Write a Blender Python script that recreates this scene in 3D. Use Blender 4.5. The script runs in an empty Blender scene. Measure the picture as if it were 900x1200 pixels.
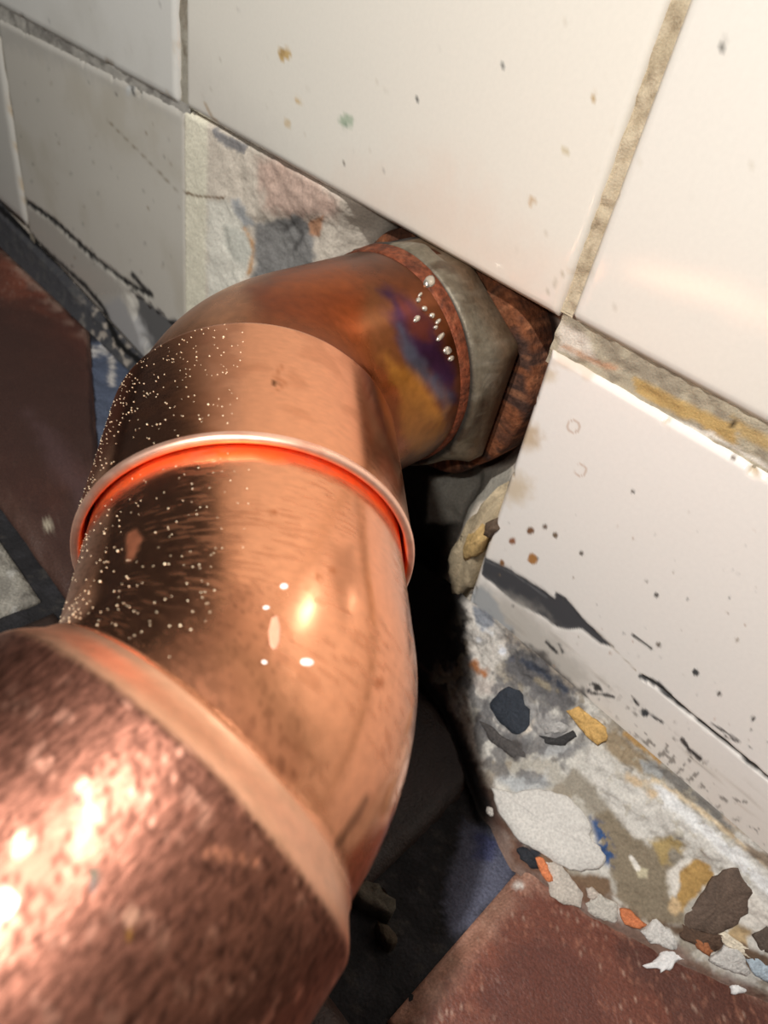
import bpy, math, random
import numpy as np
from mathutils import Matrix, Vector

# ------------------------------------------------------------------ camera, light, exposure
sc = bpy.context.scene
COL = sc.collection
F = 831.0                                   # focal length in pixels of a 900 x 1200 frame
RWC = np.array([[0.66853305, 0.569053, -0.47879248],     # world axes seen from the camera (x right, y down, z forward)
                [0.72346404, -0.34854097, 0.59591859],
                [0.17223047, -0.74478042, -0.64470055]])
CAM = np.array([0.0, -0.138, 0.183])        # 138 mm from the tiled wall, 183 mm above the floor
PP = np.array([450.0, 600.0])

cd = bpy.data.cameras.new('camera')
cam = bpy.data.objects.new('camera', cd); COL.objects.link(cam)
r, d, f = RWC[:, 0], RWC[:, 1], RWC[:, 2]
cam.matrix_world = Matrix(((r[0], -d[0], -f[0], CAM[0]), (r[1], -d[1], -f[1], CAM[1]), (r[2], -d[2], -f[2], CAM[2]), (0, 0, 0, 1)))
cd.sensor_fit = 'VERTICAL'; cd.sensor_height = 36.0; cd.sensor_width = 27.0
cd.lens = F / 1200 * 36.0
cd.clip_start = 0.002; cd.clip_end = 20
cd.dof.use_dof = True; cd.dof.focus_distance = 0.150; cd.dof.aperture_fstop = 24
sc.camera = cam

w = bpy.data.worlds.new('world'); sc.world = w; w.use_nodes = True
w.node_tree.nodes['Background'].inputs[0].default_value = (0.86, 0.92, 1.0, 1)
w.node_tree.nodes['Background'].inputs[1].default_value = 0.03

def lamp(name, loc, power, radius, color):
    l = bpy.data.lights.new(name, 'POINT'); l.energy = power; l.shadow_soft_size = radius; l.color = color
    o = bpy.data.objects.new(name, l); o.location = loc; COL.objects.link(o); return o
az, el, D = math.radians(-14), math.radians(61), 0.42
lamp('work_lamp', CAM + D*np.array([math.sin(az)*math.cos(el), -math.cos(az)*math.cos(el), math.sin(el)]), 11.0, 0.008, (1.0, 0.975, 0.94))
lamp('phone_flash', CAM+np.array([-.028, -.002, .008]), 0.40, 0.003, (1.0, 0.97, 0.93))   # the phone's own light, beside its lens

sc.view_settings.view_transform = 'Standard'; sc.view_settings.look = 'None'
sc.view_settings.gamma = 1.0; sc.view_settings.exposure = 0.0; sc.view_settings.use_curve_mapping = False

# ------------------------------------------------------------------ helpers
rng = np.random.default_rng(7); random.seed(7)

def lin(c):
    c = np.asarray(c, float)/255.0
    return np.where(c <= 0.04045, c/12.92, ((c+0.055)/1.055)**2.4)

def photo(P):
    """where points of the place show in the photograph (pixels); used to lay marks out on surfaces"""
    c = (P-CAM) @ RWC
    z = np.maximum(c[..., 2:3], 1e-4)
    return c[..., :2]/z*F+PP

def rays(px):
    px = np.atleast_2d(np.asarray(px, float))
    v = np.c_[(px-PP)/F, np.ones(len(px))] @ RWC.T
    return v/np.linalg.norm(v, axis=1)[:, None]

def on_wall(px, y=0.0):
    v = rays(px); return CAM+v*((y-CAM[1])/v[:, 1])[:, None]

def on_floor(px, z=0.0):
    v = rays(px); return CAM+v*((z-CAM[2])/v[:, 2])[:, None]

def _h(i, j, k, s):
    n = (i*73856093) ^ (j*19349663) ^ (k*83492791) ^ (s*2654435761 & 0x7fffffff)
    n = (n ^ (n >> 13)) & 0x7fffffff
    n = (n*1274126177) & 0x7fffffff
    n = (n ^ (n >> 16)) & 0xffffff
    return n/float(0xffffff)

def noise(P, freq, seed=0, octv=3):
    """value noise, 0..1; P in metres, freq in cycles per metre"""
    out = 0; amp = 1; tot = 0
    for o in range(octv):
        q = np.asarray(P)*freq*(2**o)+17.3*o
        b = np.floor(q).astype(np.int64); t = q-b; t = t*t*(3-2*t)
        v = 0
        for dx in (0, 1):
            for dy in (0, 1):
                for dz in (0, 1):
                    wgt = (t[..., 0] if dx else 1-t[..., 0])*(t[..., 1] if dy else 1-t[..., 1])*(t[..., 2] if dz else 1-t[..., 2])
                    v = v+wgt*_h(b[..., 0]+dx, b[..., 1]+dy, b[..., 2]+dz, seed+o)
        out = out+amp*v; tot += amp; amp *= 0.5
    return out/tot

def sstep(a, b, x):
    t = np.clip((x-a)/(b-a), 0, 1); return t*t*(3-2*t)

def sdist(P, poly):
    """signed distance (negative inside) of points to a polygon"""
    poly = np.asarray(poly, float); n = len(poly)
    d2 = np.full(P.shape[:-1], 1e18); ins = np.zeros(P.shape[:-1], bool)
    for i in range(n):
        a, b = poly[i], poly[(i+1) % n]
        e = b-a; wv = P-a
        t = np.clip((wv @ e)/(e @ e+1e-12), 0, 1)
        d2 = np.minimum(d2, ((wv-t[..., None]*e)**2).sum(-1))
        c = (a[1] > P[..., 1]) != (b[1] > P[..., 1])
        if e[1] != 0:
            ins ^= c & (P[..., 0] < e[0]*(P[..., 1]-a[1])/e[1]+a[0])
    d = np.sqrt(d2); return np.where(ins, -d, d)

def ldist(P, line):
    line = np.asarray(line, float); d2 = np.full(P.shape[:-1], 1e18)
    for a, b in zip(line[:-1], line[1:]):
        e = b-a; wv = P-a; t = np.clip((wv @ e)/(e @ e+1e-12), 0, 1)
        d2 = np.minimum(d2, ((wv-t[..., None]*e)**2).sum(-1))
    return np.sqrt(d2)

class Paint:
    """albedo (rgb linear, alpha = roughness) and metalness laid on the vertices of one surface"""
    def __init__(s, P, base, rough=0.5, met=0.0):
        s.P = P; s.px = photo(P)
        s.c = np.empty(P.shape[:-1]+(4,)); s.c[..., :3] = lin(base); s.c[..., 3] = rough
        s.m = np.full(P.shape[:-1], float(met))
    def mix(s, k, col, rough=None, met=None):
        k = np.clip(k, 0, 1)
        s.c[..., :3] += k[..., None]*(lin(col)-s.c[..., :3])
        if rough is not None: s.c[..., 3] += k*(rough-s.c[..., 3])
        if met is not None: s.m += k*(met-s.m)
    def poly(s, pts, col, soft=3, wob=4, freq=350, rough=None, met=None, a=1, seed=1):
        d = sdist(s.px, pts)+(noise(s.P, freq, seed)-0.5)*2*wob
        k = 1-sstep(-soft, soft, d); s.mix(k*a, col, rough, met); return k
    def line(s, pts, wd, col, soft=1.5, wob=2, freq=500, rough=None, a=1, seed=2):
        d = ldist(s.px, pts)-wd/2+(noise(s.P, freq, seed)-0.5)*2*wob
        k = 1-sstep(-soft, soft, d); s.mix(k*a, col, rough); return k
    def spot(s, x, y, r_, col, soft=1.5, wob=2.5, a=1, seed=3, rough=None):
        d = np.hypot(s.px[..., 0]-x, s.px[..., 1]-y)-r_+(noise(s.P, 700, seed)-0.5)*2*wob
        k = 1-sstep(-soft, soft, d); s.mix(k*a, col, rough); return k
    def mottle(s, freq, lo, hi, col, a=1, seed=5, octv=4, rough=None, met=None):
        n = noise(s.P, freq, seed, octv); k = sstep(lo, hi, n); s.mix(k*a, col, rough, met); return k
    def grain(s, freq, amt, seed=9, octv=3):
        s.c[..., :3] *= (1+amt*(noise(s.P, freq, seed, octv)-0.5)*2)[..., None]

MATS = {}
def material(name, bump=0.0, bscale=1500, tone=0.0, tscale=2500, spec=0.5, coat=0.0, streak=None, rvar=0.0):
    """colour from the surface's own albedo layer, with procedural fine grain and relief"""
    if name in MATS: return MATS[name]
    m = bpy.data.materials.new(name); m.use_nodes = True
    nt = m.node_tree; N = nt.nodes; L = nt.links
    b = N['Principled BSDF']
    at = N.new('ShaderNodeAttribute'); at.attribute_name = 'Col'
    me = N.new('ShaderNodeAttribute'); me.attribute_name = 'met'
    geo = N.new('ShaderNodeNewGeometry') if False else N.new('ShaderNodeTexCoord')
    src = geo.outputs['Object']
    if streak:
        uv = N.new('ShaderNodeUVMap'); uv.uv_map = 'UVMap'
        mp = N.new('ShaderNodeMapping'); mp.inputs['Scale'].default_value = streak
        L.new(uv.outputs[0], mp.inputs[0]); src = mp.outputs[0]
    n1 = N.new('ShaderNodeTexNoise'); n1.inputs['Scale'].default_value = tscale if not streak else 1.0
    n1.inputs['Detail'].default_value = 5
    L.new(src, n1.inputs['Vector'])
    mr = N.new('ShaderNodeMapRange'); mr.inputs['From Min'].default_value = 0.3; mr.inputs['From Max'].default_value = 0.7
    mr.inputs['To Min'].default_value = 1-tone; mr.inputs['To Max'].default_value = 1+tone
    L.new(n1.outputs['Fac'], mr.inputs['Value'])
    mx = N.new('ShaderNodeVectorMath'); mx.operation = 'SCALE'
    L.new(at.outputs['Color'], mx.inputs[0]); L.new(mr.outputs[0], mx.inputs['Scale'])
    L.new(mx.outputs[0], b.inputs['Base Color'])
    ra = N.new('ShaderNodeMath'); ra.operation = 'MULTIPLY_ADD'; ra.inputs[1].default_value = rvar
    L.new(n1.outputs['Fac'], ra.inputs[0]); L.new(at.outputs['Alpha'], ra.inputs[2])
    L.new(ra.outputs[0], b.inputs['Roughness'])
    L.new(me.outputs['Fac'], b.inputs['Metallic'])
    b.inputs['Specular IOR Level'].default_value = spec
    b.inputs['Coat Weight'].default_value = coat; b.inputs['Coat Roughness'].default_value = 0.08
    if bump:
        n2 = N.new('ShaderNodeTexNoise'); n2.inputs['Detail'].default_value = 6
        n2.inputs['Scale'].default_value = bscale if not streak else 1.0
        L.new(src, n2.inputs['Vector'])
        bp = N.new('ShaderNodeBump'); bp.inputs['Strength'].default_value = 1.0; bp.inputs['Distance'].default_value = bump
        L.new(n2.outputs['Fac'], bp.inputs['Height']); L.new(bp.outputs[0], b.inputs['Normal'])
    MATS[name] = m; return m

def mesh_obj(name, V, faces, col, met, mat, parent=None, smooth=True, uv=None):
    me = bpy.data.meshes.new(name)
    V = np.asarray(V, float)
    me.from_pydata(V.tolist(), [], [list(map(int, q)) for q in faces])
    a = me.attributes.new('Col', 'FLOAT_COLOR', 'POINT'); a.data.foreach_set('color', np.ascontiguousarray(col, dtype=np.float32).ravel())
    a = me.attributes.new('met', 'FLOAT', 'POINT'); a.data.foreach_set('value', np.ascontiguousarray(met, dtype=np.float32).ravel())
    if uv is not None:
        l = me.uv_layers.new(name='UVMap'); idx = np.empty(len(me.loops), np.int32); me.loops.foreach_get('vertex_index', idx)
        l.data.foreach_set('uv', uv[idx].astype(np.float32).ravel())
    me.polygons.foreach_set('use_smooth', [smooth]*len(me.polygons))
    me.materials.append(mat); me.update()
    o = bpy.data.objects.new(name, me); COL.objects.link(o)
    if parent is not None: o.parent = parent
    return o

def grid_faces(n, m, off=0, flip=False):
    i, j = np.meshgrid(np.arange(n-1), np.arange(m-1), indexing='ij')
    a = (i*m+j).ravel()+off
    q = np.stack([a, a+m, a+m+1, a+1], 1)
    return q[:, ::-1] if flip else q

def thing(name, label, cat, loc=(0, 0, 0), group=None):
    o = bpy.data.objects.new(name, None); COL.objects.link(o); o.location = loc; o.empty_display_size = 0.02
    o['label'] = label; o['category'] = cat; o['kind'] = 'thing'
    if group: o['group'] = group
    return o

def slab(name, TL, TR, BL, BR, thick, axis, step, relief, paint, mat, parent):
    """a tile: front face a fine grid (rounded, chipped edges), sides and back closed"""
    TL, TR, BL, BR = [np.asarray(p, float) for p in (TL, TR, BL, BR)]
    nu = max(8, int(np.linalg.norm(TR-TL)/step)); nv = max(8, int(np.linalg.norm(TL-BL)/step))
    u = np.linspace(0, 1, nu)[:, None, None]; v = np.linspace(0, 1, nv)[None, :, None]
    P = (TL*(1-u)+TR*u)*(1-v)+(BL*(1-u)+BR*u)*v
    W_, H_ = np.linalg.norm(TR-TL), np.linalg.norm(TL-BL)
    ed = np.minimum(np.minimum(u, 1-u)[..., 0]*W_, np.minimum(v, 1-v)[..., 0]*H_)
    Pc = P.copy()
    back = relief(P, ed)                    # how far the face sits back, metres
    pt = paint(Pc, ed, back)
    P = P+np.asarray(axis)*back[..., None]
    V = P.reshape(-1, 3); C = pt.c.reshape(-1, 4); M = pt.m.ravel()
    A = np.asarray(axis)
    nrm = np.cross(TR-TL, BL-TL)            # outward should oppose axis
    flip = nrm @ A > 0
    Fc = list(map(tuple, grid_faces(nu, nv, 0, flip=not flip)))
    ring = [i*nv for i in range(nu)]+[(nu-1)*nv+j for j in range(1, nv)]+[i*nv+nv-1 for i in range(nu-2, -1, -1)]+[j for j in range(nv-2, 0, -1)]
    nb = len(V); base = Pc.reshape(-1, 3)[ring]+A*thick
    V = np.vstack([V, base]); C = np.vstack([C, C[ring]*np.array([.86, .8, .72, 1])]); M = np.r_[M, M[ring]]
    k = len(ring)
    for i in range(k):
        a, b2 = ring[i], ring[(i+1) % k]
        q = (a, b2, nb+(i+1) % k, nb+i)
        Fc.append(q if not flip else q[::-1])
    Fc.append(tuple(nb+i for i in range(k))[::1 if not flip else -1])
    return mesh_obj(name, V, Fc, C, M, mat, parent)

def blob(name, pts, hit, h, col, mat, parent=None, prof='flake', rough=0.7, wob=0.12, var=0.12, seed=0, n=20, met=0.0, sink=0.0004, world=False):
    """a small solid piece lying on a surface: outline, thickness, uneven top"""
    R = np.random.default_rng(seed+int(abs(pts[0][0])*7))
    pts = np.asarray(pts, float)
    # resample the outline to n points
    n = max(n, 12) if len(pts) < 1 else n
    cl = np.vstack([pts, pts[:1]]); s = np.r_[0, np.cumsum(np.hypot(*np.diff(cl, axis=0).T))]
    q = np.linspace(0, s[-1], n, endpoint=False)
    px = np.c_[np.interp(q, s, cl[:, 0]), np.interp(q, s, cl[:, 1])]
    O = hit(px); c = O.mean(0)
    nrm = np.zeros(3)
    for i in range(n): nrm += np.cross(O[i]-c, O[(i+1) % n]-c)
    nrm /= np.linalg.norm(nrm)+1e-12
    sgn = 1
    if nrm @ (CAM-c) < 0: nrm = -nrm; sgn = -1
    jit = 1+R.normal(size=n)*wob*0.45+np.interp(np.arange(n), np.linspace(0, n, 8), np.r_[(q_ := R.normal(size=7)), q_[0]])*wob*.45
    prof = {'flake': [(1.0, -1), (1.0, .55), (.95, .95), (.6, 1.0), (.3, .98)],
            'dome': [(1.0, -1), (1.0, .12), (.93, .5), (.72, .86), (.38, .98)],
            'slab': [(1.0, -1), (1.0, .8), (.93, 1.0), (.5, 1.04)]}[prof]
    V = []; C = []
    base = lin(col)
    for sc_, hh in prof:
        for i in range(n):
            p = c+(O[i]-c)*sc_*jit[i]
            hz = -sink if hh < 0 else hh*h*(1+R.normal()*wob*(1 if sc_ > .9 else .35))
            V.append(p+nrm*hz); C.append(np.r_[np.clip(base*(1+R.normal()*var), 0, 1), rough])
    V.append(c+nrm*h*(1+R.normal()*wob*.5)); C.append(np.r_[base, rough])
    Fc = []
    for k in range(len(prof)-1):
        for i in range(n):
            a = k*n+i; b = k*n+(i+1) % n
            t = (a, b, b+n, a+n); Fc.append(t if sgn > 0 else t[::-1])
    k = (len(prof)-1)*n
    for i in range(n):
        t = (k+i, k+(i+1) % n, len(V)-1); Fc.append(t if sgn > 0 else t[::-1])
    t = tuple(range(n))[::-1]; Fc.append(t if sgn > 0 else t[::-1])
    V = np.array(V)
    o_loc = c
    o = mesh_obj(name, V-o_loc, Fc, np.array(C), np.full(len(V), met), mat, None)
    o.location = o_loc
    if parent is not None: o.parent = parent
    return o

def ell(x, y, a, b, ang=0, n=14):
    t = np.linspace(0, 2*np.pi, n, endpoint=False); ca, sa = math.cos(math.radians(ang)), math.sin(math.radians(ang))
    return np.c_[x+a*np.cos(t)*ca-b*np.sin(t)*sa, y+a*np.cos(t)*sa+b*np.sin(t)*ca]

M_TILE = material('glazed_tile', bump=0.00003, bscale=60, tone=0.015, tscale=900, coat=0.12, spec=0.5)
M_PLASTER = material('rough_plaster', bump=0.00028, bscale=700, tone=0.16, tscale=1400, spec=0.25)
M_GROUT = material('sandy_grout', bump=0.00022, bscale=1800, tone=0.10, tscale=2600, spec=0.2)
M_QUARRY = material('quarry_tile', bump=0.00030, bscale=1300, tone=0.25, tscale=1600, spec=0.45)
M_MORTAR = material('dark_mortar', bump=0.0006, bscale=900, tone=0.3, tscale=1500, spec=0.3)
M_CHIP = material('chipped_stone', bump=0.0003, bscale=1500, tone=0.2, tscale=1800, spec=0.3)
M_COPPER = material('polished_copper', bump=0.000012, tone=0.07, streak=(900, 500, 1), rvar=0.08)
M_MATTE = material('worn_copper', bump=0.00006, tone=0.30, streak=(500, 1300, 1), rvar=0.18)
M_BURNT = material('scorched_copper', bump=0.00003, tone=0.14, streak=(400, 400, 1), rvar=0.10)
M_RUST = material('rusty_iron', bump=0.0006, bscale=700, tone=0.4, tscale=800, spec=0.3)
M_BRASS = material('grey_brass', bump=0.00015, bscale=900, tone=0.2, tscale=700, spec=0.4)
M_SOLDER = material('solder', bump=0.0, tone=0.05)

# ------------------------------------------------------------------ wall behind the tiles
WX = np.unique(np.r_[np.linspace(-1.0, -.24, 30), np.linspace(-.24, -.066, 260), np.linspace(-.066, .5, 24)])
WZ = np.unique(np.r_[np.linspace(0, .128, 170), np.linspace(.128, .46, 20)])
gx, gz = np.meshgrid(WX, WZ, indexing='ij')
P0 = np.stack([gx, np.full_like(gx, .0030), gz], -1)
px = photo(P0)
AX, AZ = -.1125, .0895                      # axis of the pipe stub in the wall
rad = np.hypot(gx-AX, gz-AZ)
hole = 1-sstep(-.0012, .0012, np.maximum(np.maximum(-.2330-gx, gx+.0745), np.maximum(gz-.1195, .004-gz)))
dep = np.full_like(gx, .0047)
rec = .0002+.0018*sstep(240, 300, px[..., 0])+.003*sstep(285, 320, px[..., 0])*sstep(235, 275, px[..., 1])
rec += .011*(1-sstep(.034, .050, rad))
low = sstep(.0, .012, .062-gz)*sstep(.0, .01, gx+.185)
rec += .010*low*(1-sstep(.0, .01, gx+.092))
rec += ((noise(P0, 140, 3)-.5)*.0026+(noise(P0, 500, 4)-.5)*.0009)*(.25+.75*sstep(235, 300, px[..., 0]))
dep = dep*(1-hole)+rec*hole
P1 = P0.copy(); P1[..., 1] = dep
pt = Paint(P1, (214, 203, 187), .85)
pt.poly([(216, 120), (243, 140), (241, 400), (216, 400)], (234, 228, 206), 3, 1)
pt.poly([(300, 190), (330, 185), (400, 235), (392, 255), (345, 262), (310, 245)], (203, 176, 160), 10, 8)
pt.poly([(243, 236), (266, 233), (286, 262), (298, 292), (292, 318), (266, 345), (243, 372)], (230, 226, 212), 4, 4)
pt.poly([(262, 262), (290, 275), (298, 292), (292, 312), (276, 306), (262, 285)], (205, 204, 192), 4, 4)
pt.line([(287, 268), (298, 292), (292, 320)], 5, (205, 160, 115), 3, 3)
pt.poly([(266, 232), (280, 232), (297, 262), (285, 266)], (172, 173, 172), 3, 6)
pt.poly([(300, 262), (345, 252), (364, 262), (370, 300), (360, 340), (285, 360), (300, 300)], (136, 134, 131), 4, 5)
pt.line([(334, 270), (348, 258), (356, 275), (345, 292)], 5, (96, 94, 92), 3, 4)
pt.poly([(362, 258), (380, 252), (374, 276), (362, 274)], (198, 150, 118), 2, 3)
pt.line([(205, 222), (232, 230), (262, 232)], 2.2, (120, 95, 70), 1, 1)
pt.poly([(248, 152), (268, 158), (292, 172), (286, 180), (262, 172)], (140, 137, 136), 2, 7)
pt.mix((1-sstep(.036, .041, rad))*hole, (48, 34, 27))  # void round the stub coloured dark, its shade painted in
pt.mix(low*(1-sstep(-.004, .012, gx+.092))*hole, (30, 25, 22))  # shadow below the nut painted into the recess as near black
pt.poly([(505, 560), (600, 545), (600, 575), (560, 590), (545, 612), (500, 612)], (150, 145, 134), 4, 3)
pt.grain(300, .10)
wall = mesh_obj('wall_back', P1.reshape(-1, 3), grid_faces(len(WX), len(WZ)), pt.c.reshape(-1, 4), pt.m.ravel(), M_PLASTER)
wall['kind'] = 'structure'

# ------------------------------------------------------------------ glazed wall tiles
def relief_tile(seed, chip=.0):
    def f_(P, ed):
        b = .0009*(1-sstep(0, .0016, ed))**2
        n = noise(P, 260, seed, 3)
        b = b+.0009*sstep(.68, .78, n+chip)*(1-sstep(.0003, .0022, ed))
        return b+(noise(P, 22, seed+3, 1)-.5)*.00025
    return f_

def edges(pt, ed, back, seed, col=(196, 176, 146), chip=0):
    n = noise(pt.P, 260, seed, 3)+chip
    pt.mix(sstep(.66, .76, n)*(1-sstep(.0004, .0024, ed)), col, .8)

def specks(pt, n_, box, seed, cols, rmin=.5, rmax=1.6, a=.8):
    R = np.random.default_rng(seed)
    for i in range(n_):
        x, y = R.uniform(box[0], box[2]), R.uniform(box[1], box[3])
        pt.spot(x, y, rmin+(rmax-rmin)*R.random()**2.2, cols[R.integers(len(cols))], 1.4, 1.2, a*R.uniform(.35, 1), seed=int(R.integers(99)))

DARK = [(110, 105, 98), (140, 120, 95), (90, 88, 85)]

def paint_T1(P, ed, back):
    pt = Paint(P, (222, 220, 213), .10); edges(pt, ed, back, 11)
    specks(pt, 14, (0, 0, 205, 110), 1, DARK)
    pt.mottle(40, .45, .8, (206, 203, 194), .6); return pt

def paint_T2(P, ed, back):
    pt = Paint(P, (233, 228, 216), .08); edges(pt, ed, back, 12, chip=-.12)
    pt.poly([(380, 220), (520, 200), (660, 340), (640, 380), (500, 310)], (232, 214, 198), 60, 20, a=.8)
    pt.poly([(215, 60), (330, 180), (300, 190), (215, 140)], (212, 206, 196), 50, 10, a=.7)
    pt.spot(333, 64, 7, (203, 174, 122), 2, 4); pt.spot(331, 62, 3, (170, 140, 95), 2, 2)
    pt.spot(350, 118, 4, (214, 190, 150), 2, 4); pt.spot(335, 145, 4, (214, 196, 165), 2, 4)
    pt.spot(406, 142, 7.5, (178, 190, 168), 2.5, 5); pt.spot(404, 148, 3, (150, 165, 145), 2, 3)
    pt.spot(488, 117, 3, (95, 95, 92), 1.2, 2); pt.spot(591, 76, 2.5, (130, 130, 125), 1.2, 2)
    pt.spot(697, 114, 4, (190, 165, 125), 1.5, 3); pt.spot(663, 178, 6, (208, 196, 168), 2, 5)
    pt.spot(624, 236, 5, (205, 182, 150), 1.5, 3); pt.spot(404, 190, 2, (110, 100, 90), 1, 1)
    pt.line([(238, 118), (250, 140), (262, 152)], 2.5, (185, 165, 140), 1.2, 1.5)
    specks(pt, 60, (225, 10, 740, 330), 2, [(150, 135, 112), (176, 160, 135), (120, 115, 108)], .4, 1.4)
    pt.line([(640, 345), (652, 330), (662, 318)], 1.5, (200, 190, 172), 1, 1.5)
    return pt

def paint_T3(P, ed, back):
    pt = Paint(P, (232, 228, 218), .16); edges(pt, ed, back, 13, chip=-.12)
    pt.spot(845, 57, 3.5, (130, 128, 122), 1.5, 3); pt.spot(856, 61, 2.5, (140, 138, 130), 1.2, 2); pt.spot(850, 50, 2.5, (140, 138, 130), 1.2, 2)
    pt.spot(756, 179, 3, (195, 178, 145), 1.2, 3); pt.line([(750, 190), (752, 198), (757, 195)], 1.2, (190, 178, 150), 1, 1)
    pt.line([(692, 330), (700, 280)], 1.5, (214, 206, 190), 1.5, 1.5)
    specks(pt, 24, (680, 10, 900, 480), 3, [(160, 150, 130), (190, 180, 160)], .4, 1.2)
    return pt

def relief_B1(P, ed):
    px_ = photo(P)
    b = relief_tile(21)(P, ed)
    d1 = ldist(px_, [(10, 222), (60, 256), (110, 302), (150, 332), (176, 346)])
    b = b+.0006*(1-sstep(1.0, 3.5, d1+(noise(P, 400, 8)-.5)*5))
    d2 = sdist(px_, [(153, 342), (166, 352), (196, 375), (214, 380), (218, 400), (170, 410), (155, 372)])
    return b+.0022*(1-sstep(-3, 3, d2+(noise(P, 300, 9)-.5)*8))

def paint_B1(P, ed, back):
    pt = Paint(P, (206, 201, 190), .20)
    edges(pt, ed, back, 21, (150, 140, 125))
    pt.mottle(60, .45, .8, (194, 187, 172), .7)
    pt.poly([(0, 14), (215, 122), (216, 140), (100, 85), (0, 50)], (186, 182, 174), 12, 8, a=.7)
    pt.line([(125, 140), (165, 180), (205, 221), (222, 228)], 1.2, (150, 138, 120), 1, 1)
    pt.line([(10, 222), (60, 256), (110, 302), (150, 332), (176, 346)], 5, (20, 19, 18), 1.5, 2.5, rough=.9)
    pt.line([(155, 322), (166, 334), (178, 346)], 5, (52, 50, 48), 1.5, 2, rough=.8)
    pt.poly([(153, 342), (166, 352), (196, 375), (214, 380), (218, 410), (170, 410), (157, 372)], (98, 97, 96), 2, 6, rough=.9)
    pt.poly([(112, 350), (140, 345), (155, 370), (172, 400), (168, 425), (140, 410)], (168, 166, 164), 6, 5, rough=.9)
    pt.poly([(8, 228), (60, 262), (150, 340), (120, 360), (60, 300), (8, 245)], (178, 173, 164), 4, 4, a=.8)
    pt.line([(6, 243), (50, 290), (100, 335), (122, 362), (136, 402), (150, 412)], 5, (26, 24, 24), 2, 2, rough=.9)
    pt.spot(152, 105, 5, (200, 200, 196), 2, 4); pt.line([(140, 88), (150, 96), (158, 112)], 3, (110, 108, 104), 1.5, 2)
    specks(pt, 70, (10, 60, 212, 320), 4, DARK+[(160, 145, 125)], .5, 1.7)
    return pt

def paint_B0(P, ed, back):
    pt = Paint(P, (205, 202, 194), .2); edges(pt, ed, back, 22); return pt

CH = [(566, 652), (592, 664), (640, 693), (650, 701), (651, 694), (663, 701), (682, 723), (702, 742), (719, 758), (704, 755), (682, 738), (652, 735), (641, 726), (600, 704), (564, 673)]
def relief_B2(P, ed):
    px_ = photo(P); b = relief_tile(23)(P, ed)
    n = (noise(P, 400, 6)-.5)
    b = b+.00025*(1-sstep(-3, 3, sdist(px_, CH)+n*4))
    b = b+.0008*(1-sstep(.5, 3.5, ldist(px_, [(752, 793), (775, 808), (800, 830), (850, 870), (902, 914)])+n*3))
    g = sstep(0, 14, px_[..., 1]-(850+.83*(px_[..., 0]-715)))       # worn lower lip
    return b+.0015*g*(.4+noise(P, 200, 7))

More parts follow.
